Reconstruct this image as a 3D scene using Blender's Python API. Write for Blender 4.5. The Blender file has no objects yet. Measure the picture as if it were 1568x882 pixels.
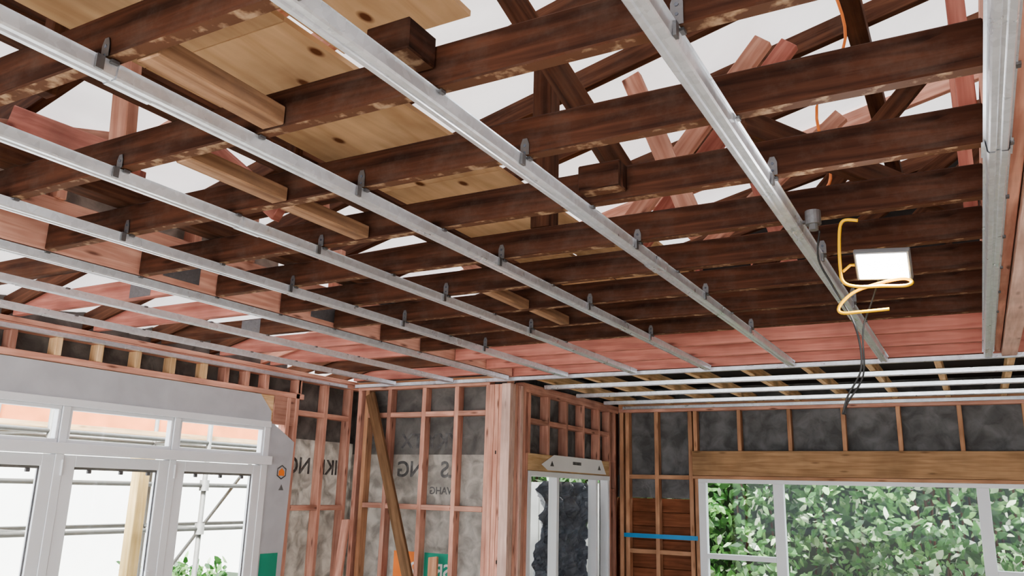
import bpy, bmesh, math, random
from mathutils import Vector, Matrix, noise
random.seed(7)
C0 = 1.78            # camera height
def zr(r): return C0 + r
V = Vector
col = bpy.context.scene.collection

# ------------------------------------------------------------ materials
def newmat(name):
    m = bpy.data.materials.new(name); m.use_nodes = True
    nt = m.node_tree
    for n in list(nt.nodes): nt.nodes.remove(n)
    out = nt.nodes.new('ShaderNodeOutputMaterial')
    return m, nt, out
def N(nt, t, **kw):
    n = nt.nodes.new(t)
    for k, v in kw.items():
        if k.startswith('i_'):
            n.inputs[k[2:].replace('_', ' ')].default_value = v
        else: setattr(n, k, v)
    return n
def ramp(nt, stops):
    r = nt.nodes.new('ShaderNodeValToRGB'); e = r.color_ramp.elements
    while len(e) < len(stops): e.new(0.5)
    for i, (p, c) in enumerate(stops):
        e[i].position = p; e[i].color = (*c, 1)
    return r

def knotmask(nt, vec, sc, r0=.03, r1=.09, keep=.55):
    L = nt.links.new
    vm = N(nt, 'ShaderNodeMapping'); vm.inputs['Scale'].default_value = (*sc, 1); L(vec, vm.inputs[0])
    vo = N(nt, 'ShaderNodeTexVoronoi', voronoi_dimensions='2D'); vo.inputs['Scale'].default_value = 1; L(vm.outputs[0], vo.inputs['Vector'])
    kr = ramp(nt, [(r0, (1, 1, 1)), (r1, (0, 0, 0))]); L(vo.outputs['Distance'], kr.inputs[0])
    sp = N(nt, 'ShaderNodeSeparateXYZ'); L(vo.outputs['Color'], sp.inputs[0])
    gt = N(nt, 'ShaderNodeMath', operation='GREATER_THAN'); gt.inputs[1].default_value = keep; L(sp.outputs['X'], gt.inputs[0])
    mm = N(nt, 'ShaderNodeMath', operation='MULTIPLY'); L(kr.outputs[0], mm.inputs[0]); L(gt.outputs[0], mm.inputs[1])
    return mm.outputs[0]

def wood(name, c1, c2, knots=0.5, fleck=False, rough=0.7, vary=0.35, sc=(1.6, 26), dirt=0):
    m, nt, out = newmat(name); L = nt.links.new
    uv = N(nt, 'ShaderNodeUVMap'); geo = N(nt, 'ShaderNodeNewGeometry')
    off = N(nt, 'ShaderNodeVectorMath', operation='SCALE'); off.inputs[0].default_value = (13.1, 7.7, 3.3)
    L(geo.outputs['Random Per Island'], off.inputs['Scale'])
    add = N(nt, 'ShaderNodeVectorMath', operation='ADD'); L(uv.outputs[0], add.inputs[0]); L(off.outputs[0], add.inputs[1])
    mp = N(nt, 'ShaderNodeMapping'); mp.inputs['Scale'].default_value = (sc[0], sc[1], 1); L(add.outputs[0], mp.inputs[0])
    n1 = N(nt, 'ShaderNodeTexNoise'); n1.inputs['Scale'].default_value = 1.6; n1.inputs['Detail'].default_value = 6; n1.inputs['Distortion'].default_value = 0.6
    L(mp.outputs[0], n1.inputs['Vector'])
    r = ramp(nt, [(0.3, c1), (0.7, c2)]); L(n1.outputs['Fac'], r.inputs[0])
    # blotches
    n2 = N(nt, 'ShaderNodeTexNoise'); n2.inputs['Scale'].default_value = 3.0; n2.inputs['Detail'].default_value = 3
    L(add.outputs[0], n2.inputs['Vector'])
    # value variation
    mr = N(nt, 'ShaderNodeMapRange'); mr.inputs['To Min'].default_value = 1 - vary; mr.inputs['To Max'].default_value = 1 + vary
    L(geo.outputs['Random Per Island'], mr.inputs[0])
    mr2 = N(nt, 'ShaderNodeMapRange'); mr2.inputs['From Min'].default_value = .3; mr2.inputs['From Max'].default_value = .7
    mr2.inputs['To Min'].default_value = 0.75; mr2.inputs['To Max'].default_value = 1.2
    L(n2.outputs['Fac'], mr2.inputs[0])
    mul = N(nt, 'ShaderNodeMath', operation='MULTIPLY'); L(mr.outputs[0], mul.inputs[0]); L(mr2.outputs[0], mul.inputs[1])
    hsv = N(nt, 'ShaderNodeHueSaturation'); L(mul.outputs[0], hsv.inputs['Value']); L(r.outputs[0], hsv.inputs['Color'])
    last = hsv.outputs[0]
    if dirt:
        nd = N(nt, 'ShaderNodeTexNoise'); nd.inputs['Scale'].default_value = 7; nd.inputs['Detail'].default_value = 8; nd.inputs['Roughness'].default_value = .7
        L(add.outputs[0], nd.inputs['Vector'])
        dr = ramp(nt, [(.48, (0, 0, 0)), (.75, (dirt, dirt, dirt))]); L(nd.outputs['Fac'], dr.inputs[0])
        mx = N(nt, 'ShaderNodeMixRGB'); mx.inputs['Color2'].default_value = (.12, .095, .08, 1)
        L(dr.outputs[0], mx.inputs[0]); L(last, mx.inputs['Color1']); last = mx.outputs[0]
    if knots:
        ks = knotmask(nt, add.outputs[0], (2.6, 11), .04, .14, .5)
        km = N(nt, 'ShaderNodeMath', operation='MULTIPLY'); km.inputs[1].default_value = knots; L(ks, km.inputs[0])
        mx = N(nt, 'ShaderNodeMixRGB'); mx.inputs['Color2'].default_value = (c1[0]*.25, c1[1]*.2, c1[2]*.2, 1)
        L(km.outputs[0], mx.inputs[0]); L(last, mx.inputs['Color1']); last = mx.outputs[0]
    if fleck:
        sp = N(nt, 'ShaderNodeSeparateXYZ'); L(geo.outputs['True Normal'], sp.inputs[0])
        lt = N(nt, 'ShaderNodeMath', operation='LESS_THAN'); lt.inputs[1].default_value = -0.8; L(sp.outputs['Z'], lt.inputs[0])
        n3 = N(nt, 'ShaderNodeTexNoise'); n3.inputs['Scale'].default_value = 22; n3.inputs['Detail'].default_value = 4
        L(add.outputs[0], n3.inputs['Vector'])
        fr = ramp(nt, [(0.53, (0, 0, 0)), (0.68, (1, 1, 1))]); L(n3.outputs['Fac'], fr.inputs[0])
        fm = N(nt, 'ShaderNodeMath', operation='MULTIPLY'); L(lt.outputs[0], fm.inputs[0]); L(fr.outputs[0], fm.inputs[1])
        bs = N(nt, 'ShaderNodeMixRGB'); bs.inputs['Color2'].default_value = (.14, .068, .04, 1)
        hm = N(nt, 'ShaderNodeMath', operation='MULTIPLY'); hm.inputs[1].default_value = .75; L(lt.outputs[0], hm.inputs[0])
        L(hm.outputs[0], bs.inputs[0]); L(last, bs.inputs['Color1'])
        mx = N(nt, 'ShaderNodeMixRGB'); mx.inputs['Color2'].default_value = (.38, .26, .17, 1)
        L(fm.outputs[0], mx.inputs[0]); L(bs.outputs[0], mx.inputs['Color1']); last = mx.outputs[0]
    b = N(nt, 'ShaderNodeBsdfPrincipled'); b.inputs['Roughness'].default_value = rough
    b.inputs['Specular IOR Level'].default_value = 0.15
    L(last, b.inputs['Base Color'])
    bp = N(nt, 'ShaderNodeBump'); bp.inputs['Strength'].default_value = .25; bp.inputs['Distance'].default_value = .004
    L(n1.outputs['Fac'], bp.inputs['Height']); L(bp.outputs[0], b.inputs['Normal'])
    L(b.outputs[0], out.inputs[0]); return m

def metal(name, c=(.74, .76, .79), rough=.34, met=.9, scale=45):
    m, nt, out = newmat(name); L = nt.links.new
    tc = N(nt, 'ShaderNodeTexCoord'); vo = N(nt, 'ShaderNodeTexVoronoi'); vo.inputs['Scale'].default_value = scale
    L(tc.outputs['Object'], vo.inputs['Vector'])
    r = ramp(nt, [(0.0, tuple(x*.82 for x in c)), (1.0, c)]); L(vo.outputs['Color'], r.inputs[0])
    b = N(nt, 'ShaderNodeBsdfPrincipled'); b.inputs['Metallic'].default_value = met
    L(r.outputs[0], b.inputs['Base Color'])
    nn = N(nt, 'ShaderNodeTexNoise'); nn.inputs['Scale'].default_value = 9; L(tc.outputs['Object'], nn.inputs['Vector'])
    mr = N(nt, 'ShaderNodeMapRange'); mr.inputs['To Min'].default_value = rough-.1; mr.inputs['To Max'].default_value = rough+.12
    L(nn.outputs['Fac'], mr.inputs[0]); L(mr.outputs[0], b.inputs['Roughness'])
    L(b.outputs[0], out.inputs[0]); return m

def plain(name, c, rough=.5, met=0, var=.08, scale=4, bump=0, emit=0, c2=None):
    m, nt, out = newmat(name); L = nt.links.new
    tc = N(nt, 'ShaderNodeTexCoord'); nn = N(nt, 'ShaderNodeTexNoise'); nn.inputs['Scale'].default_value = scale; nn.inputs['Detail'].default_value = 5
    L(tc.outputs['Object'], nn.inputs['Vector'])
    a = tuple(x*(1-var) for x in c); bb = c2 if c2 else tuple(min(1, x*(1+var)) for x in c)
    r = ramp(nt, [(0.35, a), (0.65, bb)]); L(nn.outputs['Fac'], r.inputs[0])
    b = N(nt, 'ShaderNodeBsdfPrincipled'); b.inputs['Roughness'].default_value = rough; b.inputs['Metallic'].default_value = met
    L(r.outputs[0], b.inputs['Base Color'])
    if bump:
        bp = N(nt, 'ShaderNodeBump'); bp.inputs['Strength'].default_value = bump; bp.inputs['Distance'].default_value = .02
        L(nn.outputs['Fac'], bp.inputs['Height']); L(bp.outputs[0], b.inputs['Normal'])
    if emit:
        b.inputs['Emission Color'].default_value = (*c, 1); b.inputs['Emission Strength'].default_value = emit
    L(b.outputs[0], out.inputs[0]); return m

def membrane(name, c1, c2, trans=.4, scale=3, bump=.6, distort=.3):
    m, nt, out = newmat(name); L = nt.links.new
    tc = N(nt, 'ShaderNodeTexCoord'); nn = N(nt, 'ShaderNodeTexNoise'); nn.inputs['Scale'].default_value = scale
    nn.inputs['Detail'].default_value = 6; nn.inputs['Distortion'].default_value = distort
    L(tc.outputs['Object'], nn.inputs['Vector'])
    r = ramp(nt, [(0.35, c1), (0.65, c2)]); L(nn.outputs['Fac'], r.inputs[0])
    d = N(nt, 'ShaderNodeBsdfDiffuse'); t = N(nt, 'ShaderNodeBsdfTranslucent'); mx = N(nt, 'ShaderNodeMixShader'); mx.inputs[0].default_value = trans
    bp = N(nt, 'ShaderNodeBump'); bp.inputs['Strength'].default_value = bump; bp.inputs['Distance'].default_value = .03
    L(nn.outputs['Fac'], bp.inputs['Height']); L(bp.outputs[0], d.inputs['Normal'])
    L(r.outputs[0], d.inputs[0]); L(r.outputs[0], t.inputs[0]); L(d.outputs[0], mx.inputs[1]); L(t.outputs[0], mx.inputs[2])
    L(mx.outputs[0], out.inputs[0]); return m

def glassmat(name, tint=(.98, .99, .99), gl=.008):
    m, nt, out = newmat(name); L = nt.links.new
    t = N(nt, 'ShaderNodeBsdfTransparent'); t.inputs[0].default_value = (*tint, 1)
    g = N(nt, 'ShaderNodeBsdfGlossy'); g.inputs['Roughness'].default_value = .02
    mx = N(nt, 'ShaderNodeMixShader'); mx.inputs[0].default_value = gl
    L(t.outputs[0], mx.inputs[1]); L(g.outputs[0], mx.inputs[2]); L(mx.outputs[0], out.inputs[0]); return m

M_old = wood('old_dark_timber', (.024, .0095, .006), (.078, .031, .018), knots=.6, fleck=True, vary=.35, rough=.75, dirt=.35)
M_oldr = wood('old_rafter_timber', (.050, .021, .013), (.125, .056, .033), knots=.4, vary=.35, dirt=.3)
M_pink = wood('pink_treated_pine', (.46, .225, .17), (.66, .385, .30), knots=.75, vary=.22)
M_pinkd = wood('pink_treated_pine_deep', (.34, .125, .10), (.50, .225, .18), knots=.6, vary=.2)
M_pinkp = wood('pale_pink_pine', (.54, .36, .30), (.72, .53, .46), knots=.4, vary=.1)
M_pine = wood('raw_pine', (.60, .38, .20), (.82, .60, .37), knots=.5, vary=.2)
M_hdr = wood('header_timber', (.34, .20, .11), (.52, .33, .19), knots=.5, vary=.12)
M_tan = wood('tan_stud_timber', (.42, .22, .13), (.60, .36, .23), knots=.5, vary=.2)
M_nog = wood('weathered_nog', (.20, .11, .065), (.42, .26, .165), knots=.4, vary=.15, dirt=.4)
M_board = wood('old_weatherboard', (.16, .06, .03), (.27, .11, .06), knots=.2, vary=.15)
M_brace = wood('brace_plank_timber', (.13, .075, .04), (.22, .13, .075), knots=.3, vary=.1)
M_ply = wood('plywood', (.46, .29, .165), (.64, .44, .27), knots=.0, vary=.06, sc=(1.2, 9))
M_galv = metal('galvanised_steel', (.84, .88, .94), .30, .65)
M_plate = metal('nail_plate_steel', (.24, .24, .25), .5, .85, 90)
M_tube = metal('scaffold_tube_steel', (.24, .235, .22), .6, .4, 20)
M_white = plain('white_aluminium', (.80, .82, .85), .35, var=.02)
M_greyb = membrane('grey_flashing_tape', (.48, .49, .52), (.54, .55, .58), 0, 5, .15)
M_under = membrane('roof_underlay', (.72, .675, .665), (.82, .785, .775), .14, 2.2, .5)
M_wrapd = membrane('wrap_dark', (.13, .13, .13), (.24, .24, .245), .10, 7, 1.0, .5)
M_wrapm = membrane('wrap_mid', (.13, .125, .12), (.23, .22, .21), .2, 7, 1.0, .5)  # on the corner walls this darker tone stands in for soffit shade
M_wrapl = membrane('wrap_light', (.34, .32, .295), (.60, .57, .53), .42, 9, .9, .5)  # on the corner walls this paler tone stands in for light from outside
M_print = plain('wrap_print_dark', (.12, .12, .12), .8, var=.5, scale=14)
M_orange = plain('logo_orange', (.85, .25, .06), .6)
M_green = plain('print_green', (.03, .33, .22), .6)
M_lblwhite = plain('label_white', (.80, .80, .80), .6, var=.02)
M_glass = glassmat('window_glass')
M_black = plain('black_plastic_sheet', (.12, .135, .17), .25, var=.3, scale=9, bump=.8)
M_rubber = plain('black_cable', (.02, .02, .02), .5)
M_yellow = plain('yellow_enamel', (.75, .42, .01), .4, var=.03)
M_lamph = plain('lamp_housing_grey', (.12, .12, .125), .4)
M_led = plain('led_panel', (1.0, .98, .95), .5, var=0, emit=16)
M_blue = plain('blue_strap', (.03, .30, .62), .45)
M_floor = plain('particle_board_floor', (.56, .50, .42), .7, scale=14, var=.12)
M_conc = plain('concrete_ground', (.50, .49, .47), .8, scale=6)
M_cream = plain('cream_cladding', (.88, .86, .82), .7, var=.02)
M_fence = plain('grey_fence', (.22, .22, .21), .8, var=.15)
M_roofn = plain('terracotta_plank', (.60, .22, .10), .7, var=.15)
M_ypost = wood('yellow_post_timber', (.55, .38, .16), (.70, .52, .27), knots=.3, vary=.05)
M_dark = plain('dark_deck', (.03, .026, .024), .9)

def plyknots():
    nt = M_ply.node_tree; L = nt.links.new
    b = [n for n in nt.nodes if n.type == 'BSDF_PRINCIPLED'][0]
    src = b.inputs['Base Color'].links[0].from_socket
    tc = N(nt, 'ShaderNodeTexCoord')
    ks = knotmask(nt, tc.outputs['Object'], (4.5, 2.6), .05, .10, .45)
    mx = N(nt, 'ShaderNodeMixRGB'); mx.inputs['Color2'].default_value = (.14, .05, .02, 1)
    L(ks, mx.inputs[0]); L(src, mx.inputs['Color1']); L(mx.outputs[0], b.inputs['Base Color'])
plyknots()

# ------------------------------------------------------------ builder
def empty(name, loc=(0, 0, 0)):
    e = bpy.data.objects.new(name, None); e.location = loc; e.empty_display_size = .1
    col.objects.link(e); return e

class B:
    def __init__(s): s.v = []; s.f = []; s.uv = []; s.mi = []; s.mats = []
    def m(s, mat):
        if mat not in s.mats: s.mats.append(mat)
        return s.mats.index(mat)
    def obox(s, c, ax, h, mat):
        mi = s.m(mat); b = len(s.v); c = V(c)
        for i in (-1, 1):
            for j in (-1, 1):
                for k in (-1, 1):
                    s.v.append(c + ax[0]*h[0]*i + ax[1]*h[1]*j + ax[2]*h[2]*k)
        def idx(i, j, k): return (1 if i > 0 else 0)*4 + (1 if j > 0 else 0)*2 + (1 if k > 0 else 0)
        right = ax[0].cross(ax[1]).dot(ax[2]) > 0
        for a in range(3):
            o = [x for x in range(3) if x != a]
            for sg in (-1, 1):
                q = []
                for (p, r) in ((-1, -1), (1, -1), (1, 1), (-1, 1)):
                    t = [0, 0, 0]; t[a] = sg; t[o[0]] = p; t[o[1]] = r; q.append(tuple(t))
                flip = (sg < 0) ^ (a == 1) ^ (not right)
                if flip: q = q[::-1]
                s.f.append([b + idx(*t) for t in q])
                s.uv.append([(t[o[0]]*h[o[0]] + a*.37, t[o[1]]*h[o[1]] + sg*.21) for t in q]); s.mi.append(mi)
    def box(s, x0, x1, y0, y1, z0, z1, mat):
        d = [(abs(x1-x0), V((1, 0, 0))), (abs(y1-y0), V((0, 1, 0))), (abs(z1-z0), V((0, 0, 1)))]
        d.sort(key=lambda t: -t[0])
        s.obox(((x0+x1)/2, (y0+y1)/2, (z0+z1)/2), [t[1] for t in d], [t[0]/2 for t in d], mat)
    def beam(s, p0, p1, w, d, mat, side=None):
        p0 = V(p0); p1 = V(p1); l = (p1-p0).normalized()
        sd = l.cross(V((0, 0, 1))) if side is None else V(side)
        if sd.length < 1e-4: sd = V((1, 0, 0))
        sd = (sd - l*sd.dot(l)).normalized(); t = sd.cross(l).normalized()
        s.obox((p0+p1)/2, [l, sd, t], [(p1-p0).length/2, w/2, d/2], mat)
    def poly(s, pts, mat):
        b = len(s.v); s.v += [V(p) for p in pts]; s.f.append(list(range(b, b+len(pts))))
        s.uv.append([(p[0]+p[1], p[2]) for p in pts]); s.mi.append(s.m(mat))
    def sweep(s, prof, p0, p1, xa, za, mat):
        b = len(s.v); mi = s.m(mat); n = len(prof); p0 = V(p0); p1 = V(p1); xa = V(xa); za = V(za)
        for p in (p0, p1):
            for q in prof: s.v.append(p + xa*q[0] + za*q[1])
        for i in range(n-1):
            s.f.append([b+i, b+i+1, b+n+i+1, b+n+i]); s.uv.append([(0, 0)]*4); s.mi.append(mi)
    def tube(s, pts, r, mat, seg=8):
        mi = s.m(mat); b = len(s.v); n = len(pts); pts = [V(p) for p in pts]
        up = V((0.13, .2, 1)).normalized()
        for i, p in enumerate(pts):
            t = (pts[min(i+1, n-1)] - pts[max(i-1, 0)]).normalized()
            a = t.cross(up)
            if a.length < .1: a = t.cross(V((1, 0, 0)))
            a.normalize(); c = t.cross(a)
            for k in range(seg):
                an = 2*math.pi*k/seg; s.v.append(p + a*math.cos(an)*r + c*math.sin(an)*r)
        for i in range(n-1):
            for k in range(seg):
                k2 = (k+1) % seg
                s.f.append([b+i*seg+k, b+i*seg+k2, b+(i+1)*seg+k2, b+(i+1)*seg+k]); s.uv.append([(0, 0)]*4); s.mi.append(mi)
        for e in (0, n-1):
            s.f.append([b+e*seg+k for k in range(seg)]); s.uv.append([(0, 0)]*seg); s.mi.append(mi)
    def done(s, name, parent=None, bevel=0, smooth=False):
        me = bpy.data.meshes.new(name); me.from_pydata([tuple(v) for v in s.v], [], s.f)
        for mt in s.mats: me.materials.append(mt)
        ul = me.uv_layers.new(name='UVMap'); k = 0
        for pi, p in enumerate(me.polygons):
            p.material_index = s.mi[pi]; p.use_smooth = smooth
            for j in range(len(p.vertices)): ul.data[p.loop_start+j].uv = s.uv[pi][j]
        me.update()
        o = bpy.data.objects.new(name, me); col.objects.link(o)
        if bevel:
            md = o.modifiers.new('bevel', 'BEVEL'); md.width = bevel; md.segments = 1; md.limit_method = 'ANGLE'
        if parent: o.parent = parent
        return o

def smoothpath(pts, n=6):
    pts = [V(p) for p in pts]; out = []
    for i in range(len(pts)-1):
        a = pts[max(i-1, 0)]; b = pts[i]; c = pts[i+1]; d = pts[min(i+2, len(pts)-1)]
        for k in range(n):
            t = k/n
            out.append(.5*((2*b) + (c-a)*t + (2*a-5*b+4*c-d)*t*t + (3*b-a-3*c+d)*t**3))
    out.append(pts[-1]); return out

def text(body, loc, ax_u, ax_v, size, mat, parent, name='print'):
    cu = bpy.data.curves.new(name, 'FONT'); cu.body = body; cu.size = size; cu.extrude = .0006; cu.offset = size*.018
    cu.materials.append(mat)
    o = bpy.data.objects.new(name, cu); col.objects.link(o)
    u = V(ax_u); v = V(ax_v); w = u.cross(v)
    o.matrix_world = Matrix(((u.x, v.x, w.x, loc[0]), (u.y, v.y, w.y, loc[1]), (u.z, v.z, w.z, loc[2]), (0, 0, 0, 1)))
    o.parent = parent; return o

# ------------------------------------------------------------ key dimensions
XL = -5.22; YB1 = 6.23; XR = -3.50; YB2 = 8.72; XRIGHT = 2.3; YREAR = -2.6
H = .916; HJ = .955; JT = HJ+.13
def roofz(x): return 1.12 + .25*(x+5.3)

# floor / ground
b = B(); b.box(XL-.1, XRIGHT+.1, YREAR-.1, YB2+.1, -.12, 0, M_floor); b.done('floor')
b = B(); b.box(-40, 30, -30, 40, -.3, -.13, M_conc); b.done('ground')

# ------------------------------------------------------------ joists
KJ = [1.95+.463*k for k in range(-4, 7)]
for y in KJ:
    b = B(); j = random.uniform(-.006, .006)
    b.box(-3.42, .107, y, y+.046, zr(HJ+max(0, j)), zr(JT-.012+j), M_old); b.done('ceiling_joist', bevel=.004)
KP = [1.95+.463*k for k in range(7, 10)]
for y in KP:
    b = B(); b.box(-3.42, .107, y, y+.045, zr(HJ), zr(HJ+.12), M_pinkd); b.done('pink_ceiling_joist', bevel=.003)
for i in range(0, 14):
    y = -1.0+.55*i
    b = B(); b.box(XL+.0, -3.515, y, y+.045, zr(HJ+.035), zr(HJ+.15), M_pinkd if i % 3 else M_oldr)
    if i in (5, 7, 9):
        xx = {5: -4.45, 7: -4.0, 9: -4.3}[i]
        b.box(xx-.09, xx+.09, y-.002, y-.0005, zr(HJ+.04), zr(HJ+.145), M_plate)
    b.done('pink_ceiling_joist', bevel=.003)
# flush beams
b = B(); b.box(-3.515, -3.425, -2.4, 6.1, zr(HJ), zr(HJ+.24), M_pink)
for y in (2.55, 3.6):
    b.box(-3.424, -3.4235+.002, y, y+.22, zr(HJ+.03), zr(HJ+.16), M_plate)
b.done('pink_flush_beam', bevel=.003)
b = B(); b.box(.11, .20, -2.4, 6.1, zr(HJ), zr(HJ+.24), M_pink)
b.box(.205, .29, -2.4, 6.1, zr(HJ-.03), zr(HJ+.2), M_pinkp); b.done('pink_flush_beam', bevel=.003)
b = B(); b.box(-3.5, 2.2, 6.13, 6.22, zr(HJ), zr(HJ+.24), M_pinkd); b.done('pink_flush_beam', bevel=.003)
# nogs between joists
def nog(x, ya, yb, z0, z1, mat=M_nog, w=.045, nm='timber_nog'):
    b = B(); b.beam((x, ya, zr((z0+z1)/2)), (x+random.uniform(-.01, .01), yb, zr((z0+z1)/2)), w, z1-z0, mat); b.done(nm, bevel=.004)
def KG(k): return KJ[k]+.049, KJ[k+1]-.003
nog(-1.60, *KG(2), HJ+.0, HJ+.055, w=.08)
nog(-2.04, *KG(3), HJ+.0, HJ+.05, w=.07)
nog(-2.06, *KG(4), HJ+.0, HJ+.05, w=.07)
nog(-2.06, *KG(7), HJ+.0, HJ+.05, w=.06)
nog(-2.04, *KG(8), HJ+.0, HJ+.05, w=.06)
b = B(); b.box(-1.20, -1.07, KJ[3]-.12, KJ[3]-.006, zr(HJ+.045), zr(HJ+.128), M_old); b.done('timber_packer', bevel=.004)
b = B(); b.box(-1.08, -.93, KJ[5]-.075, KJ[5]-.006, zr(HJ+.02), zr(HJ+.11), M_old); b.done('timber_packer', bevel=.004)

# plywood platform raised on bearers above the joists
PZ = 1.30
b = B()
for (ya, yb) in ((-.6, 1.50), (1.505, 2.75), (2.755, 4.0)):
    b.box(-2.24, -1.63, ya, yb, zr(PZ), zr(PZ+.018), M_ply)
b.box(-2.24, -1.9, 4.005, 5.2, zr(PZ), zr(PZ+.018), M_ply)
b.box(-1.895, -1.40, 4.005, 5.2, zr(PZ+.02), zr(PZ+.038), M_ply)
b.box(-1.62, -1.15, -.6, 1.75, zr(PZ+.02), zr(PZ+.038), M_ply)
b.done('plywood_sheet')
b = B()
for y in (.2, 1.2, 2.2, 3.25, 4.3, 5.1):
    b.box(-2.30, -2.25, y, y+.045, zr(JT), zr(PZ+.1), M_oldr)
b.box(-2.35, -2.305, -.8, 5.3, zr(PZ-.08), zr(PZ), M_oldr)
b.done('platform_bearer', bevel=.003)

# ------------------------------------------------------------ battens
prof = [(-.034, .034), (-.027, .036), (-.024, .005), (-.020, 0), (-.007, 0), (-.004, .005), (.004, .005), (.007, 0), (.020, 0), (.024, .005), (.027, .036), (.034, .034)]
BX = [.73, .13, -.49, -1.10, -1.71, -2.30, -2.90, -3.46, -4.03, -4.66]
for i, x in enumerate(BX):
    b = B(); b.sweep(prof, (x, YREAR+.1, zr(H)), (x, 6.06, zr(H)), (1, 0, 0), (0, 0, 1), M_galv)
    jy = [1.2, 2.4, .7, 3.1, 1.06, 2.0, 2.9, 1.4, 2.2, 3.3][i]
    p2 = [(q[0]*1.12, q[1]-.002) for q in prof]
    b.sweep(p2, (x, jy, zr(H)), (x, jy+.12, zr(H)), (1, 0, 0), (0, 0, 1), M_galv)
    # clips
    for k in range(0, len(KJ)):
        if x < -3.42 or x > .2 or i == 1 or (k+(1 if i in (2, 5) else 0)) % 2 == 1: continue
        y = KJ[k]-.003
        w = .014; z0 = zr(H+.036); z1 = zr(H+.095+random.uniform(-.015, .012)); xx = x+.030
        pts = [(xx-w, z0), (xx+w, z0), (xx+w, z1-.018), (xx+w*.5, z1), (xx-w*.5, z1), (xx-w, z1-.018)]
        b.poly([(p[0], y, p[1]) for p in pts], M_plate)
        b.poly([(p[0], y-.0015, p[1]) for p in pts[::-1]], M_plate)
        b.box(xx-.004, xx+.004, y-.02, y, zr(H+.002), zr(H+.037), M_plate)
        b.tube([(xx, y-.003, z1-.022), (xx, y-.001, z1-.022)], .005, M_black, 6)
        b.tube([(xx, y-.003, z1-.045), (xx, y-.001, z1-.045)], .004, M_black, 6)
    for k in range(0, len(KJ)):
        b.box(x+.030, x+.040, KJ[k]+.01, KJ[k]+.03, zr(H+.028), zr(H+.036), M_plate)
    b.done('metal_ceiling_batten')
# perimeter channels
b = B(); b.sweep([(0, .035), (0, .0), (.035, 0), (.037, .004)], (XL+.01, YREAR+.1, zr(H-.013)), (XL+.01, 6.06, zr(H-.013)), (1, 0, 0), (0, 0, 1), M_galv)
b.done('perimeter_channel')
b = B(); b.sweep([(-.02, .0), (.02, 0), (.02, .035)], (XL+.06, 6.09, zr(H-.004)), (2.2, 6.09, zr(H-.004)), (0, 1, 0), (0, 0, 1), M_galv); b.done('perimeter_channel')
b = B(); b.sweep([(-.02, .0), (.02, 0), (.02, .035)], (XR+.07, YB2-.07, zr(H-.004)), (2.2, YB2-.07, zr(H-.004)), (0, 1, 0), (0, 0, 1), M_galv); b.done('perimeter_channel')
for y in (6.75, 7.45, 8.15):
    b = B(); b.sweep(prof, (XR+.07, y, zr(H-.002)), (2.2, y, zr(H-.002)), (0, 1, 0), (0, 0, 1), M_galv); b.done('metal_ceiling_batten')
x = -3.35
while x < 2.2:
    b = B(); b.box(x, x+.045, 6.24, YB2+.05, zr(HJ), zr(HJ+.09), M_pine); b.done('pine_ceiling_joist', bevel=.003); x += .45
b = B(); b.box(XR-.1, 2.35, 6.24, YB2+.12, zr(HJ+.20), zr(HJ+.22), M_dark); b.done('extension_roof_deck')

# ------------------------------------------------------------ roof
def sheet():
    me = bpy.data.meshes.new('roof_underlay'); vs = []; fs = []
    nx, ny = 60, 200; x0, x1, y0, y1 = -5.7, 2.6, YREAR-.2, YB2+.6
    for j in range(ny+1):
        y = y0+(y1-y0)*j/ny
        for i in range(nx+1):
            x = x0+(x1-x0)*i/nx
            ph = (y-0.10)/.55; s = abs(math.sin(math.pi*ph))
            z = roofz(x)+.012-.06*s*(.6+.9*noise.noise(V((x*1.1, y*.9, 0)))) + .015*noise.noise(V((x*3, y*5, 2)))*s
            vs.append((x, y, zr(z)))
    for j in range(ny):
        for i in range(nx):
            a = j*(nx+1)+i; fs.append((a, a+1, a+nx+2, a+nx+1))
    me.from_pydata(vs, [], fs); me.materials.append(M_under)
    for p in me.polygons: p.use_smooth = True
    o = bpy.data.objects.new('roof_underlay', me); col.objects.link(o)
sheet()
i = 0
y = .10-.55*4
while y < YB2+.4:
    b = B(); mat = M_pink if i % 5 == 3 else M_oldr
    b.beam((-5.6, y, zr(roofz(-5.6)-.06)), (2.28, y, zr(roofz(2.28)-.06)), .045, .11, mat); b.done('roof_rafter', bevel=.003)
    y += .55; i += 1
# underpurlins, struts, webs
for x in (-2.75, -.3, .75):
    b = B(); b.box(x-.05, x+.04, -2.4, 6.1, zr(roofz(x)-.21), zr(roofz(x)-.13), M_oldr); b.done('roof_underpurlin', bevel=.003)
b = B(); b.box(-1.57, -1.48, 2.92, 3.01, zr(JT), zr(roofz(-1.6)-.1), M_oldr); b.done('roof_post', bevel=.003)
def strut(p0, p1, mat, w=.045, d=.09, nm='roof_strut'):
    b = B(); b.beam((p0[0], p0[1], zr(p0[2])), (p1[0], p1[1], zr(p1[2])), w, d, mat); b.done(nm, bevel=.003)
strut((-1.45, 3.62, 1.22), (-.70, 3.62, 2.12), M_pink)
strut((-1.38, 3.74, 1.22), (-.60, 3.74, 2.14), M_pinkd)
strut((-1.35, 4.75, 1.45), (-.50, 4.75, 2.18), M_pink)
strut((-1.25, 3.3, 1.90), (-.95, 3.3, JT), M_pink)
strut((-1.0, 4.5, 1.95), (-.75, 4.5, JT), M_pinkd)
strut((-3.0, 2.3, 1.55), (-2.4, 2.3, JT), M_pinkd)
strut((-1.4, 2.2, 1.9), (-1.0, 2.6, JT), M_oldr)
strut((-2.9, 4.2, 1.6), (-2.4, 4.2, JT), M_pink)
strut((-.9, 4.1, JT), (.15, 4.1, 2.25), M_oldr)
strut((-.6, 4.9, JT), (.55, 4.9, 2.25), M_oldr)
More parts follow.
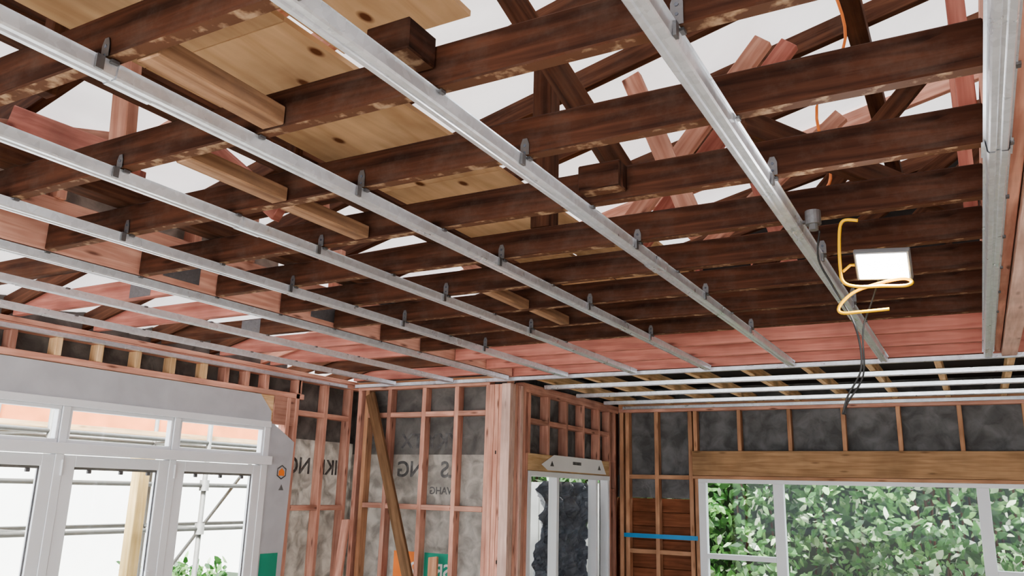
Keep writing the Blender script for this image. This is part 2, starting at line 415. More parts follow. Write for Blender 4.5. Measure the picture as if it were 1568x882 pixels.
strut((-1.5, 5.6, JT), (.1, 5.6, 2.2), M_oldr)
strut((-2.6, 1.9, 1.60), (-1.3, 1.9, 1.90), M_pink, nm='collar_tie')
strut((-3.3, 1.38, 1.32), (-2.36, 1.38, 1.34), M_oldr, nm='collar_tie')
strut((-3.3, 2.75, 1.33), (-2.36, 2.75, 1.35), M_oldr, nm='collar_tie')
strut((-3.38, 3.65, 1.3), (-2.4, 3.65, 1.32), M_oldr, nm='collar_tie')
strut((-3.3, .95, 1.28), (-2.36, .95, 1.42), M_pinkd, nm='collar_tie')
strut((-2.45, 1.6, JT), (-2.5, 1.6, 1.6), M_pink, nm='roof_post')
strut((-3.1, 1.0, JT), (-2.45, 1.0, 1.6), M_oldr)
strut((-3.35, 1.7, 1.45), (-2.5, 1.7, JT), M_pinkd)
strut((-2.9, 3.1, JT), (-2.95, 3.1, 1.5), M_pink, nm='roof_post')
strut((-.55, 2.4, 1.14), (.08, 3.9, 1.22), M_oldr, nm='roof_strut')
# timber runner laid along the joists on the left
b = B(); b.box(-3.0, -2.9, .1, 4.6, zr(JT+.002), zr(JT+.06), M_oldr); b.done('joist_hanger_beam', bevel=.003)
# pony wall above beam
e = empty('pony_wall')
b = B()
y = -1.0
while y < 6.0:
    b.box(-3.5, -3.41, y, y+.045, zr(HJ+.24), zr(roofz(-3.45)-.12), M_pink if random.random() < .7 else M_pinkd); y += .37
b.beam((-3.40, 1.2, zr(HJ+.3)), (-3.40, 2.3, zr(HJ+.62)), .03, .09, M_pink)
b.box(-3.5, -3.41, -1.0, 6.0, zr(roofz(-3.45)-.21), zr(roofz(-3.45)-.165), M_pinkd)
b.done('pink_studs', e, bevel=.003)
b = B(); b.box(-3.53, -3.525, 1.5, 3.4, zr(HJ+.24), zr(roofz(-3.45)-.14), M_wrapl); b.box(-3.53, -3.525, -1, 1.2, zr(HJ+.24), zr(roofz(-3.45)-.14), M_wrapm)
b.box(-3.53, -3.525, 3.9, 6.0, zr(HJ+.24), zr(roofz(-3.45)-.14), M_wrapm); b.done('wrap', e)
hx = [(math.cos(math.radians(30+60*k)), math.sin(math.radians(30+60*k))) for k in range(6)]
b = B(); X = -3.522
for cy, cz, r in ((2.02, zr(1.38), .075), (3.05, zr(1.36), .06)):
    for k in range(6):
        a, c = hx[k], hx[(k+1) % 6]
        b.poly([(X, cy+a[0]*r, cz+a[1]*r), (X, cy+c[0]*r, cz+c[1]*r), (X, cy+c[0]*r*.75, cz+c[1]*r*.75), (X, cy+a[0]*r*.75, cz+a[1]*r*.75)], M_print)
    b.poly([(X, cy-r*.5, cz-r*.5), (X, cy+r*.5, cz-r*.5), (X, cy+r*.5, cz+r*.1), (X, cy, cz+r*.55), (X, cy-r*.5, cz+r*.1)], M_orange)
b.done('logo_print', e)
# end posts at right side of joists
b = B()
for y in (2.55, 3.5): b.box(.05, .10, y, y+.09, zr(JT), zr(1.75), M_pinkd)
b.done('pink_roof_post', bevel=.003)
# gable ends
def gable(nm, yw, zb, x0=-5.3, x1=XRIGHT):
    e = empty(nm); b = B()
    b.poly([(x0, yw, zr(zb)), (x1, yw, zr(zb)), (x1, yw, zr(roofz(x1)-.02)), (x0, yw, zr(max(zb, roofz(x0)-.02)))], M_dark)
    b.done('cladding', e)
    b = B(); x = x0+.3
    while x < x1-.1:
        if roofz(x)-.15 > zb+.05: b.box(x, x+.045, yw-.1, yw-.005, zr(zb), zr(roofz(x)-.15), M_oldr if x > -1 else M_pinkd)
        x += .45
    b.done('framing', e, bevel=.003)
gable('wall_gable_far', 6.36, HJ+.245)
gable('unseen_gable_rear', YREAR, .99)  # unseen end behind the camera, added closed to cut light in the roof space

# ------------------------------------------------------------ wall_left
e = empty('wall_left')
b = B(); X0 = XL-.09; X1 = XL
b.box(X0, X1, YREAR, YB1+.09, zr(.905), zr(.95), M_pink)            # top plate
b.box(X0, X1, YREAR, YB1+.09, zr(.952), zr(.985), M_pink)
b.box(X0, X1, YREAR, 5.5, zr(.74), zr(.785), M_pink)
y = -2.4
while y < 5.45:
    b.box(X0, X1, y, y+.045, zr(.785), zr(.905), M_pink if random.random() < .6 else M_pine); y += random.choice([.22, .3, .4])
b.box(X0, X1-.012, YREAR, 5.15, zr(.50), zr(.74), M_pine)
for y in (5.40, 5.78, 6.12): b.box(X0, X1, y, y+.045, 0, zr(.905), M_pink)
b.box(X0, X1, 5.30, 5.345, 0, zr(.74), M_pink)
b.box(X0, X1-.004, 5.15, 5.40, zr(.50), zr(.74), M_pink)
for ya, yb in ((5.445, 5.78), (5.825, 6.12)):
    for r in (.60, -.22, -1.0): b.box(X0, X1, ya, yb, zr(r), zr(r+.045), M_pink)
b.box(X0, X1, 5.1, YB1, 0, .045, M_pink)
for y in (-2.55, 1.45): b.box(X0, X1, y, y+.045, 0, zr(.5), M_pink)
b.done('framing', e, bevel=.003)
b = B(); b.box(X0-.006, X0-.002, 5.35, YB1+.1, zr(.40), zr(.95), M_wrapm); b.box(X0-.006, X0-.002, 5.35, YB1+.1, 0, zr(.40), M_wrapl)  # dark upper and pale lower wrap: soffit shade put into the colours
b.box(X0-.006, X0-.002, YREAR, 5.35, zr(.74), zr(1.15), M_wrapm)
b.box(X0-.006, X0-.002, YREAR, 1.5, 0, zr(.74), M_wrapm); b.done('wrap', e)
b = B()
b.poly([(X1+.002, YREAR, zr(.515)), (X1+.002, 5.12, zr(.515)), (X1+.002, 5.12, zr(.60)), (X1+.002, 4.98, zr(.735)), (X1+.002, YREAR, zr(.735))], M_greyb)
b.poly([(X1+.002, 5.13, 0), (X1+.002, 5.37, 0), (X1+.002, 5.42, zr(.36)), (X1+.002, 5.16, zr(.50)), (X1+.002, 5.13, zr(.50))], M_greyb)
b.box(X0, X1+.004, 5.12, 5.14, 0, zr(.50), M_greyb)
b.done('flashing_tape', e)
b = B(); cy, cz, r = 5.30, zr(.10), .062; X = X1+.004
for k in range(6):
    a, c = hx[k], hx[(k+1) % 6]
    b.poly([(X, cy+a[0]*r, cz+a[1]*r), (X, cy+c[0]*r, cz+c[1]*r), (X, cy+c[0]*r*.8, cz+c[1]*r*.8), (X, cy+a[0]*r*.8, cz+a[1]*r*.8)], M_print)
b.poly([(X, cy-.034, cz-.03), (X, cy+.034, cz-.03), (X, cy+.034, cz+.008), (X, cy, cz+.036), (X, cy-.034, cz+.008)], M_orange)
b.poly([(X, 5.14, zr(-.95)), (X, 5.34, zr(-.95)), (X, 5.34, zr(-.56)), (X, 5.14, zr(-.56))], M_green)
b.poly([(X, 5.28, zr(-.05)), (X, 5.34, zr(-.05)), (X, 5.31, zr(-.0))], M_print)
b.done('logo_print', e)
text('NG', (X0+.001, 5.75, zr(.10)), (0, -1, 0), (0, 0, 1), .2, M_print, e)
text('IKM', (X0+.001, 6.12, zr(.10)), (0, -1, 0), (0, 0, 1), .19, M_print, e)

# door_1: glazed door leaves with transoms (white aluminium)
e = empty('door_1'); b = B(); g = B()
FX0, FX1 = XL-.07, XL+.02
Ys = [1.53, 2.42, 3.30, 4.18, 5.09]
b.box(FX0, FX1, 1.5, 5.12, zr(.465), zr(.515), M_white)
b.box(FX0, FX1+.035, 1.5, 5.13, zr(.155), zr(.225), M_white)   # transom rail
b.box(FX0, FX1, 1.5, 5.12, .0, .05, M_white)
for i, y in enumerate(Ys):
    w = .03 if 0 < i < 4 else .035
    b.box(FX0, FX1-.01, y-w, y+w, .05, zr(.155), M_white); b.box(FX0, FX1-.01, y-w*.9, y+w*.9, zr(.225), zr(.465), M_white)
for i in range(4):
    a, c = Ys[i]+.03, Ys[i+1]-.03
    for (p, q, r, s) in ((a, c, .225, .25), (a, c, .44, .465), (a, a+.02, .25, .44), (c-.02, c, .25, .44)):
        b.box(FX0+.02, FX1-.02, p, q, zr(r), zr(s), M_white)
    g.box(FX0+.045, FX0+.051, a+.02, c-.02, zr(.25), zr(.44), M_glass)
    st = .085
    b.box(FX0+.02, FX1-.015, a, a+st, .05, zr(.15), M_white); b.box(FX0+.02, FX1-.015, c-st, c, .05, zr(.15), M_white)
    b.box(FX0+.02, FX1-.015, a+st, c-st, zr(.075), zr(.15), M_white); b.box(FX0+.02, FX1-.015, a+st, c-st, .05, .2, M_white)
    g.box(FX0+.045, FX0+.051, a+st, c-st, .2, zr(.075), M_glass)
    b.box(FX0+.052, FX1-.03, a+st, c-st, zr(.058), zr(.075), M_tube)
    for k in (.10, .34, .56):
        b.box(FX0+.052, FX1-.02, a+st+k, a+st+k+.03, zr(.035), zr(.058), M_lamph)
    b.box(FX0+.053, FX0+.06, a+st, a+st+.012, .2, zr(.075), M_lamph); b.box(FX0+.053, FX0+.06, c-st-.012, c-st, .2, zr(.075), M_lamph)
    b.tube([(FX1-.005, a-.01, zr(.02)), (FX1-.005, a-.01, zr(.12))], .008, M_white, 8)
    b.tube([(FX1-.005, a-.01, .3), (FX1-.005, a-.01, .4)], .008, M_white, 8)
for y in (3.27, 4.14):
    b.box(FX1-.015, FX1+.005, y-.09, y-.06, zr(-.82), zr(-.62), M_white); b.tube([(FX1+.03, y-.075, zr(-.72)), (FX1+.03, y-.2, zr(-.72))], .009, M_white)
    b.tube([(FX1, y-.075, zr(-.72)), (FX1+.03, y-.075, zr(-.72))], .009, M_white)
b.done('frame', e, bevel=.003); g.done('glass', e)

# ------------------------------------------------------------ wall_back (corner part)
e = empty('wall_back_corner'); b = B(); Y0 = YB1; Y1 = YB1+.09
b.box(XL, -3.72, Y0, Y1, zr(.905), zr(.95), M_pink); b.box(XL, -3.5, Y0, Y1, zr(.952), zr(.985), M_tan)
xs = [-5.21, -5.12, -4.85, -4.45, -4.09, -3.76]
for x in xs: b.box(x, x+.045, Y0, Y1, .045, zr(.905), M_tan if x in (-5.12,) else M_pink)
b.box(XL, -3.72, Y0, Y1, 0, .045, M_pink)
for i in range(1, len(xs)-1):
    for r in (.64, -.19, -1.0): b.box(xs[i]+.045, xs[i+1], Y0, Y1, zr(r), zr(r+.045), M_pink)
b.done('framing', e, bevel=.003)
b = B(); b.box(XL-.1, -3.6, Y1+.002, Y1+.006, zr(.30), zr(1.25), M_wrapm); b.box(XL-.1, -3.6, Y1+.002, Y1+.006, 0, zr(.30), M_wrapl)  # one wrap in two tones: soffit shade painted above, outside light below
b.poly([(-4.74, Y1+.001, zr(-1.0)), (-4.46, Y1+.001, zr(-1.0)), (-4.46, Y1+.001, zr(-.56)), (-4.74, Y1+.001, zr(-.56))], M_orange)
b.poly([(-4.40, Y1+.001, zr(-1.0)), (-4.10, Y1+.001, zr(-1.0)), (-4.10, Y1+.001, zr(-.56)), (-4.40, Y1+.001, zr(-.56))], M_green)
b.done('wrap', e)
yy = Y1+.0005
text('YKY', (-4.08, yy, zr(.36)), (-1, 0, 0), (0, 0, 1), .19, M_print, e)
text('TX', (-4.48, yy, zr(.36)), (-1, 0, 0), (0, 0, 1), .19, M_print, e)
text('KA', (-4.85, yy, zr(.36)), (-1, 0, 0), (0, 0, 1), .2, M_print, e)
text('LS', (-4.08, yy, zr(.10)), (-1, 0, 0), (0, 0, 1), .2, M_print, e)
text('NG', (-4.46, yy, zr(.10)), (-1, 0, 0), (0, 0, 1), .2, M_print, e)
text('YVAHG', (-4.08, yy, zr(-.05)), (-1, 0, 0), (0, 0, 1), .09, M_print, e)
text('SR', (-4.12, yy-.001, zr(-.76)), (-1, 0, 0), (0, 0, 1), .16, M_lblwhite, e)
text('28', (-4.48, yy-.001, zr(-.76)), (-1, 0, 0), (0, 0, 1), .16, M_lblwhite, e)

# corner post of grouped studs
b = B()
for i, x in enumerate((-3.70, -3.652, -3.604)): b.box(x, x+.045, YB1-.03, YB1+.06, 0, zr(.905), M_pink)
for i, y in enumerate((6.16, 6.21, 6.26, 6.36, 6.41)): b.box(-3.556, -3.47, y, y+.045, 0, zr(.905), M_pinkp if i in (0, 1, 3) else M_pink)
for (x, z) in ((-3.58, -.25), (-3.63, .3), (-3.59, -.6)): b.box(x, x+.012, YB1-.034, YB1-.03, zr(z), zr(z+.03), M_dark)
b.done('stud_corner_post', bevel=.003)

# ------------------------------------------------------------ wall_return (X=-3.5) with door opening
e = empty('wall_return'); b = B()
b.box(-3.59, XR, 6.46, YB2, zr(.87), zr(.95), M_pink)
for y in (6.47, 6.56, 6.95, 7.35, 7.75, 8.15, 8.45, 8.60): b.box(-3.59, XR, y, y+.045, zr(.33), zr(.87), M_pink)
for ya, yb in ((6.605, 6.95), (6.995, 7.35), (7.395, 7.75), (7.795, 8.15), (8.195, 8.45)): b.box(-3.59, XR, ya, yb, zr(.60), zr(.645), M_pink)
for y in (6.47, 6.52, 8.45, 8.6): b.box(-3.59, XR, y, y+.045, 0, zr(.33), M_pink)
b.box(-3.59, XR-.003, 6.52, 8.45, zr(.18), zr(.33), M_pine)
b.box(-3.58, XR+.003, 8.5, 8.58, zr(-.0), zr(.045), M_pink)
b.done('framing', e, bevel=.003)
b = B(); b.box(-3.597, -3.592, 6.45, YB2, zr(.33), zr(1.3), M_wrapd); b.box(-3.597, -3.592, 8.4, YB2+.05, 0, zr(.33), M_wrapd)
b.box(-3.60, -3.55, YB2-.02, YB2+.12, 0, zr(1.2), M_board); b.done('wrap', e)
b = B(); Xf = XR+.004
b.poly([(Xf, 6.95, zr(.19)), (Xf, 8.35, zr(.19)), (Xf, 8.22, zr(.335)), (Xf, 7.08, zr(.335)), (Xf, 6.82, zr(.24))], M_lblwhite)
b.poly([(Xf+.001, 7.5, zr(.26)), (Xf+.001, 7.7, zr(.26)), (Xf+.001, 7.7, zr(.29)), (Xf+.001, 7.5, zr(.29))], M_print)
b.poly([(Xf+.001, 7.0, zr(.23)), (Xf+.001, 7.08, zr(.23)), (Xf+.001, 7.04, zr(.28))], M_print)
b.poly([(Xf+.001, 8.12, zr(.23)), (Xf+.001, 8.2, zr(.23)), (Xf+.001, 8.16, zr(.28))], M_print)
b.done('flashing_label', e)
e = empty('door_2'); b = B(); g = B()
b.box(-3.58, XR+.01, 6.57, 8.44, zr(.13), zr(.175), M_white)
for y in (6.57, 7.14, 8.06, 8.38): b.box(-3.58, XR+.01, y, y+.05, 0, zr(.13), M_white)
b.box(-3.58, XR+.01, 6.57, 8.44, 0, .05, M_white)
g.box(-3.55, -3.545, 6.62, 7.14, .05, zr(.13), M_glass); g.box(-3.55, -3.545, 7.19, 8.06, .05, zr(.13), M_glass)
b.done('frame', e, bevel=.003); g.done('glass', e)
# crumpled black plastic hung in the opening
me = bpy.data.meshes.new('black_plastic_sheet'); vs = []; fs = []; nx, nz = 54, 110
for j in range(nz+1):
    for i in range(nx+1):
        y = 7.30+1.15*i/nx; z = .06+(zr(.10)-.06)*j/nz
        n = noise.noise(V((y*5, z*2.2, 1)))*.09 + abs(noise.noise(V((y*9+z*4, z*4, 4))))*.14 + abs(noise.noise(V((y*16-z*7, z*9, 6))))*.06
        ed = .09*noise.noise(V((0, z*3, 9))) * (1 if i in (0, nx) else 0)
        vs.append((-3.80+n, y+ed, z))
for j in range(nz):
    for i in range(nx):
        a = j*(nx+1)+i; fs.append((a, a+1, a+nx+2, a+nx+1))
me.from_pydata(vs, [], fs); me.materials.append(M_black)
o = bpy.data.objects.new('black_plastic_sheet', me); col.objects.link(o)

# ------------------------------------------------------------ wall_back (window)
e = empty('wall_back'); b = B(); Y0 = YB2; Y1 = YB2+.09
b.box(XR, XRIGHT, Y0, Y1, zr(.885), zr(.93), M_pink); b.box(XR, XRIGHT, Y0, Y1, zr(.932), zr(.975), M_tan)
for x in (-2.64, -2.17, -1.66, -1.14, -.64, -.12, .40, .92, 1.44, 1.96): b.box(x, x+.04, Y0, Y1, zr(.46), zr(.885), M_tan)
b.box(-2.66, 1.8, Y0-.004, Y1, zr(.205), zr(.46), M_hdr)
b.box(-2.66, 1.8, Y0-.012, Y1, zr(.17), zr(.203), M_tan)
for x in (-3.49, -3.42, -3.08, -2.70): b.box(x, x+.045, Y0, Y1, .045, zr(.885), M_tan)
b.box(-2.64, -2.60, Y0, Y1, 0, zr(.205), M_tan)
b.box(XR, -2.6, Y0, Y1, 0, .045, M_tan)
for xa, xb in ((-3.375, -3.08), (-3.035, -2.70)):
    b.box(xa, xb, Y0, Y1, zr(.16), zr(.205), M_tan); b.box(xa, xb, Y0, Y1, zr(-.62), zr(-.575), M_tan)
b.box(-2.6, .9, Y0, Y1, zr(-.95), zr(-.905), M_tan)
x = -2.6
while x < 2.2: b.box(x, x+.045, Y0, Y1, 0, zr(-.95) if x < .9 else zr(.205), M_tan); x += .5
b.box(.9, .945, Y0, Y1, 0, zr(.205), M_tan)
b.done('framing', e, bevel=.003)
b = B(); b.box(XR-.05, -2.61, Y1+.002, Y1+.006, zr(-.04), zr(.2), M_wrapd)
b.box(.95, XRIGHT, Y1+.002, Y1+.006, 0, zr(.2), M_wrapd)
b.box(XR-.05, XRIGHT, Y1+.03, Y1+.034, zr(.2), zr(1.3), M_wrapd); b.done('wrap', e)
# sagging wrap face between studs
me = bpy.data.meshes.new('sagging_wrap'); vs = []; fs = []; nx, nz = 220, 24
for j in range(nz+1):
    for i in range(nx+1):
        x = XR+(XRIGHT-XR)*i/nx; z = zr(.2)+.78*j/nz
        vs.append((x, Y1+.012-.028*noise.noise(V((x*3.2, z*4, 5)))-.02*abs(noise.noise(V((x*6+z*3, z*9, 7)))), z))
for j in range(nz):
    for i in range(nx):
        a = j*(nx+1)+i; fs.append((a, a+1, a+nx+2, a+nx+1))
me.from_pydata(vs, [], fs); me.materials.append(M_wrapd)
for p in me.polygons: p.use_smooth = True
o = bpy.data.objects.new('sagging_wrap', me); col.objects.link(o); o.parent = e
b = B(); z = zr(-.05)
while z > .05: b.beam((XR-.05, Y1+.03, z-.07), (-2.61, Y1+.03, z-.07), .02, .15, M_board); z -= .145
b.box(-2.6, .95, Y1, Y1+.02, 0, zr(-.95), M_board)
b.done('weatherboards', e)
b = B(); b.box(-3.44, -2.62, Y0-.006, Y0-.001, zr(-.46), zr(-.415), M_blue); b.done('blue_strap', e)

e = empty('window_1'); b = B(); g = B(); F0, F1 = Y0-.01, Y0+.07
b.box(-2.6, .9, F0, F1, zr(.13), zr(.17), M_white); b.box(-2.6, .9, F0, F1, zr(-.9), zr(-.85), M_white)
for xc, w in ((-2.56, .04), (-1.78, .05), (.02, .05), (.86, .04)): b.box(xc-w, xc+w, F0, F1, zr(-.85), zr(.13), M_white)
b.box(-2.52, -1.83, F0, F1, zr(-.63), zr(-.58), M_white); b.box(.07, .82, F0, F1, zr(-.63), zr(-.58), M_white)
for xa, xb in ((-2.52, -1.83), (-1.73, -.03), (.07, .82)): g.box(xa, xb, Y0+.04, Y0+.045, zr(-.85), zr(.13), M_glass)
b.done('frame', e, bevel=.003); g.done('glass', e)

# ------------------------------------------------------------ unseen sides
e = empty('unseen_wall_right'); b = B()
y = YREAR
while y < YB2: b.box(XRIGHT, XRIGHT+.09, y, y+.045, .045, zr(.9), M_pink); y += .45
b.box(XRIGHT, XRIGHT+.09, YREAR, YB2, zr(.9), zr(.985), M_pink); b.box(XRIGHT, XRIGHT+.09, YREAR, YB2, 0, .045, M_pink); b.done('framing', e)
b = B(); b.box(XRIGHT+.092, XRIGHT+.097, YREAR, YB2+.1, 0, zr(3.05), M_wrapl); b.done('wrap', e)
e = empty('unseen_wall_rear'); b = B()
b.box(XL, XRIGHT, YREAR-.09, YREAR, zr(.7), zr(.985), M_pink)
for x in (XL, -4.9, 1.9, 2.25): b.box(x, x+.045, YREAR-.09, YREAR, 0, zr(.7), M_pink)
b.done('framing', e)

# ------------------------------------------------------------ loose planks
b = B(); b.beam((-5.03, 6.19, zr(.86)), (-3.80, 5.75, .02), .10, .035, M_brace, side=(1, 0, .45)); b.done('brace_plank', bevel=.003)
b = B(); b.beam((-4.20, 6.17, zr(-.58)), (-4.02, 5.9, .02), .09, .03, M_tan, side=(1, 0, .1)); b.done('leaning_timber_offcut', bevel=.003)
b = B(); b.beam((-5.10, 6.05, zr(-.30)), (-5.0, 5.75, .02), .08, .035, M_pink, side=(1, 0, .1)); b.done('leaning_timber_offcut', bevel=.003)

# ------------------------------------------------------------ work light
e = empty('work_light')
b = B(); c = V((-.205, 2.80, zr(.742)))
nrm = V((-.12, -.66, -.70)).normalized(); u = V((1, -.08, -.10)); u = (u-nrm*u.dot(nrm)).normalized(); w = nrm.cross(u)
b.obox(c, [u, w, nrm], [.084, .056, .009], M_lamph)
for k in range(-5, 6): b.obox(c-nrm*.015+u*k*.014, [w, u, nrm], [.048, .002, .008], M_lamph)
b.obox(c+nrm*.010, [u, w, nrm], [.082, .054, .002], M_lamph)
b.done('housing', e, bevel=.002)
b = B(); b.obox(c+nrm*.0135, [u, w, nrm], [.074, .046, .0015], M_led); b.done('led_panel', e)
b = B()
b.tube(smoothpath([(-.27, 2.80, zr(.90)), (-.315, 2.80, zr(.905)), (-.33, 2.80, zr(.86)), (-.335, 2.80, zr(.74)), (-.325, 2.79, zr(.69)), (-.28, 2.79, zr(.672)), (-.21, 2.78, zr(.665)), (-.145, 2.78, zr(.66)), (-.125, 2.79, zr(.672)), (-.15, 2.80, zr(.688)), (-.22, 2.82, zr(.685)), (-.30, 2.83, zr(.665)), (-.35, 2.84, zr(.625)), (-.345, 2.84, zr(.60)), (-.28, 2.83, zr(.597)), (-.20, 2.82, zr(.597))]), .0055, M_yellow)
b.tube([c-u*.085, c-u*.10, V((-.328, 2.80, zr(.73)))], .005, M_yellow)
b.done('stand', e, smooth=True)
b = B()
b.tube(smoothpath([(-.40, 2.86, zr(.90)), (-.41, 2.86, zr(.80)), (-.37, 2.86, zr(.70)), (-.31, 2.86, zr(.56)), (-.30, 2.86, zr(.42)), (-.35, 2.88, zr(.33)), (-.37, 2.88, zr(.27))]), .0035, M_rubber, 6)
b.tube(smoothpath([c-nrm*.02, (-.25, 2.9, zr(.66)), (-.29, 2.9, zr(.55)), (-.30, 2.9, zr(.40)), (-.355, 2.9, zr(.31)), (-.365, 2.89, zr(.27))]), .0032, M_rubber, 6)
b.done('cable', e, smooth=True)
b = B(); b.tube([(-.41, 2.80, zr(.953)), (-.41, 2.80, zr(.905))], .026, M_plate, 16); b.tube([(-.41, 2.80, zr(.905)), (-.41, 2.80, zr(.885))], .016, M_lamph, 12); b.done('junction_fitting', e)
ld = bpy.data.lights.new('work_light_beam', 'AREA'); ld.shape = 'RECTANGLE'; ld.size = .13; ld.size_y = .1; ld.energy = 6
lo = bpy.data.objects.new('beam', ld); col.objects.link(lo); lo.location = c+nrm*.045
lo.rotation_euler = nrm.to_track_quat('-Z', 'Y').to_euler(); lo.parent = e
b = B(); b.tube(smoothpath([(-.35, 3.2, zr(2.1)), (-.3, 3.2, zr(1.8)), (-.42, 3.15, zr(1.5)), (-.38, 3.1, zr(1.2)), (-.4, 3.0, zr(1.09))]), .006, M_orange, 6); b.done('orange_lead', smooth=True)

# ------------------------------------------------------------ outside left
e = empty('scaffolding'); b = B()
for y in (.8, 2.6, 4.0, 5.6, 7.4, 9.2):
    for x in (-6.5, -7.3): b.tube([(x, y, -.13), (x, y, 4.5)], .024, M_tube, 10)
for z in (.45, 1.35, 1.75, 2.15, 3.0):
    for x in (-6.5, -7.3): b.tube([(x, -1, z), (x, 10.2, z)], .02, M_tube, 8)
    for y in (.8, 2.6, 4.0, 5.6, 7.4, 9.2): b.tube([(-6.5, y, z), (-7.3, y, z)], .018, M_tube, 8)
for y in (2.6, 5.6): b.tube([(-7.3, y, .5), (-7.3, y+1.4, 2.1)], .018, M_tube, 8)
for y in (4.0, 5.6, 7.4): 
    for z in (.45, 1.35, 1.75): b.tube([(-6.5, y, z-.05), (-6.5, y, z+.05)], .045, M_tube, 10)
b.done('tubes', e, smooth=True)
b = B()
for k in range(3): b.box(-7.25+.24*k, -7.03+.24*k, -1, 10.2, 2.18, 2.22, M_pine)
b.box(-7.33, -7.30, -1, 7.0, 2.24, 2.40, M_roofn)
b.done('planks', e)
b = B(); b.box(-6.1, -6.0, 4.50, 4.60, -.13, 1.95, M_ypost); b.box(-6.12, -5.98, 4.48, 4.62, 1.95, 2.02, M_ypost); b.done('verandah_post', bevel=.004)
e = empty('neighbour_house'); b = B()
b.box(-14, -11, -4, 16, -.13, 4.2, M_cream)
b.box(-10.99, -10.95, 3, 4.6, 1.0, 2.4, M_white); b.box(-10.95, -10.94, 3.1, 4.5, 1.1, 2.3, M_glass)
b.done('cladding', e)
b = B(); b.poly([(-10.6, -4, 4.2), (-10.6, 16, 4.2), (-14, 16, 5.8), (-14, -4, 5.8)], M_roofn); b.done('roof', e)
b = B()
x = -8.3
while x < -4.5: b.box(x, x+.14, 10.3, 10.32, -.13, 1.9, M_fence); x += .15
b.box(-8.3, -4.5, 10.32, 10.37, .4, .5, M_fence); b.box(-8.3, -4.5, 10.32, 10.37, 1.5, 1.6, M_fence)
b.done('fence')

# ------------------------------------------------------------ foliage
def leafmat():
    m, nt, out = newmat('hedge_leaf'); L = nt.links.new
    geo = N(nt, 'ShaderNodeNewGeometry'); r = ramp(nt, [(0, (.02, .07, .015)), (.55, (.07, .19, .045)), (.85, (.20, .36, .12)), (1, (.80, .85, .68))])  # near-white last stop paints bright highlights into some leaves
    L(geo.outputs['Random Per Island'], r.inputs[0])
    p = N(nt, 'ShaderNodeBsdfPrincipled'); p.inputs['Roughness'].default_value = .28; L(r.outputs[0], p.inputs['Base Color'])
    t = N(nt, 'ShaderNodeBsdfTranslucent'); L(r.outputs[0], t.inputs[0]); mx = N(nt, 'ShaderNodeMixShader'); mx.inputs[0].default_value = .3
    L(p.outputs[0], mx.inputs[1]); L(t.outputs[0], mx.inputs[2]); L(mx.outputs[0], out.inputs[0]); return m
M_leaf = leafmat()
M_core = plain('hedge_core', (.015, .035, .01), .9, var=.3)
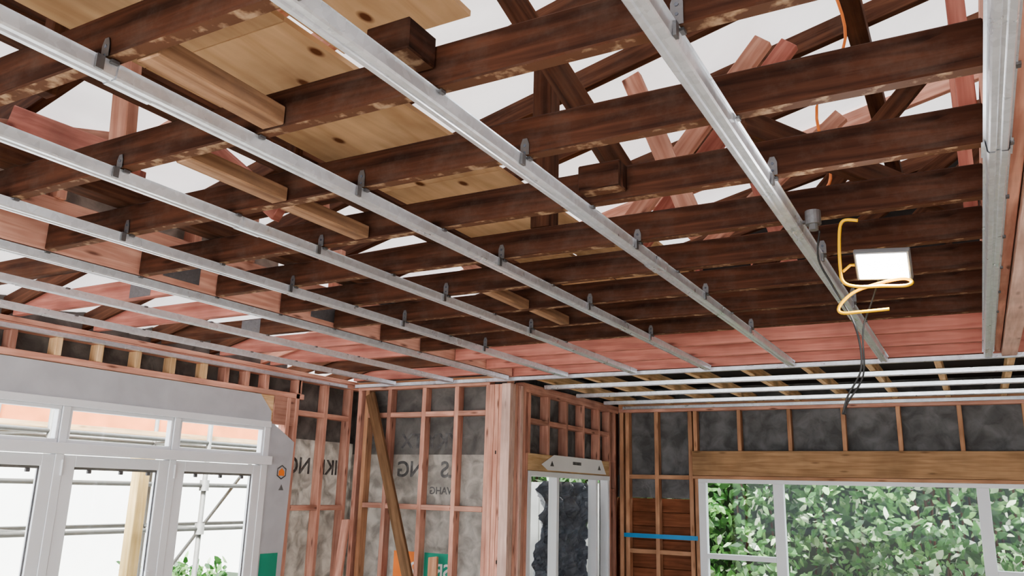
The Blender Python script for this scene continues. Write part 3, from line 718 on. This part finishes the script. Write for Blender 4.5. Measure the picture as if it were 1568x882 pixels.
def hedge(name, x0, x1, y0, y1, z0, z1, n, size):
    e = empty(name); vs = []; fs = []
    for _ in range(n):
        x = random.uniform(x0, x1); z = random.uniform(z0, z1)
        bul = .5*noise.noise(V((x*.9, z*.9, 3)))+.6*noise.noise(V((x*2.5, z*2.5, 8)))
        y = y0 + .6 + bul + (random.random()**1.6)*.7
        d = V((random.gauss(0, 1), random.gauss(0, .8)-.3, random.gauss(0, 1)-.3)).normalized()
        nn = V((random.gauss(0, .7), -1, random.gauss(.6, .7))); s = d.cross(nn).normalized(); nrm = s.cross(d)
        l = size*random.uniform(.5, 1.3); w = l*.25; c = V((x, y, z)); b0 = len(vs)
        vs += [c, c+d*l*.35+s*w+nrm*.01, c+d*l*.75+s*w*.7, c+d*l, c+d*l*.75-s*w*.7, c+d*l*.35-s*w+nrm*.01]
        fs.append((b0, b0+1, b0+2, b0+3, b0+4, b0+5))
    me = bpy.data.meshes.new('leaves'); me.from_pydata([tuple(v) for v in vs], [], fs); me.materials.append(M_leaf)
    o = bpy.data.objects.new('leaves', me); col.objects.link(o); o.parent = e
    b = B()
    for _ in range(int((x1-x0)*6)):
        x = random.uniform(x0, x1); b.tube(smoothpath([(x, y0+1.3, z0), (x+random.uniform(-.3, .3), y0+1.2, (z0+z1)/2), (x+random.uniform(-.3, .3), y0+1.0, z1-.2)], 4), .014, M_oldr, 6)
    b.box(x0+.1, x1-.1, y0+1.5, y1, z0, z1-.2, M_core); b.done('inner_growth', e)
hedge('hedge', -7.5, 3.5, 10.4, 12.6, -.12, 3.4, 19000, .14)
hedge('shrub', -9.2, -8.4, 6.4, 8.4, -.12, .8, 1500, .12)

# ------------------------------------------------------------ light
w = bpy.data.worlds.new('sky'); bpy.context.scene.world = w; w.use_nodes = True
nt = w.node_tree; bg = nt.nodes['Background']
tc = nt.nodes.new('ShaderNodeTexCoord'); sp = nt.nodes.new('ShaderNodeSeparateXYZ'); r = ramp(nt, [(0, (.82, .88, .95)), (1, (.92, .97, 1.0))])
nt.links.new(tc.outputs['Generated'], sp.inputs[0]); nt.links.new(sp.outputs['Z'], r.inputs[0]); nt.links.new(r.outputs[0], bg.inputs[0])
bg.inputs['Strength'].default_value = 4.4
sd = bpy.data.lights.new('sun', 'SUN'); sd.energy = 9; sd.angle = math.radians(12); sd.color = (1, .99, .97)
so = bpy.data.objects.new('sun', sd); col.objects.link(so); so.rotation_euler = V((-.30, .50, -1)).to_track_quat('-Z', 'Y').to_euler()

# ------------------------------------------------------------ camera
cd = bpy.data.cameras.new('camera'); cd.sensor_width = 36; cd.lens = 1249/1568*36; cd.clip_start = .02
co = bpy.data.objects.new('camera', cd); col.objects.link(co)
R = V((.8734, .4864, .0259)); U = V((.0952, -.2226, .9702)); Bk = V((.4776, -.8449, -.2407))
co.matrix_world = Matrix(((R.x, U.x, Bk.x, 0), (R.y, U.y, Bk.y, 0), (R.z, U.z, Bk.z, C0), (0, 0, 0, 1)))
bpy.context.scene.camera = co
vs_ = bpy.context.scene.view_settings
vs_.view_transform = 'AgX'; vs_.look = 'AgX - Medium High Contrast'; vs_.exposure = .8
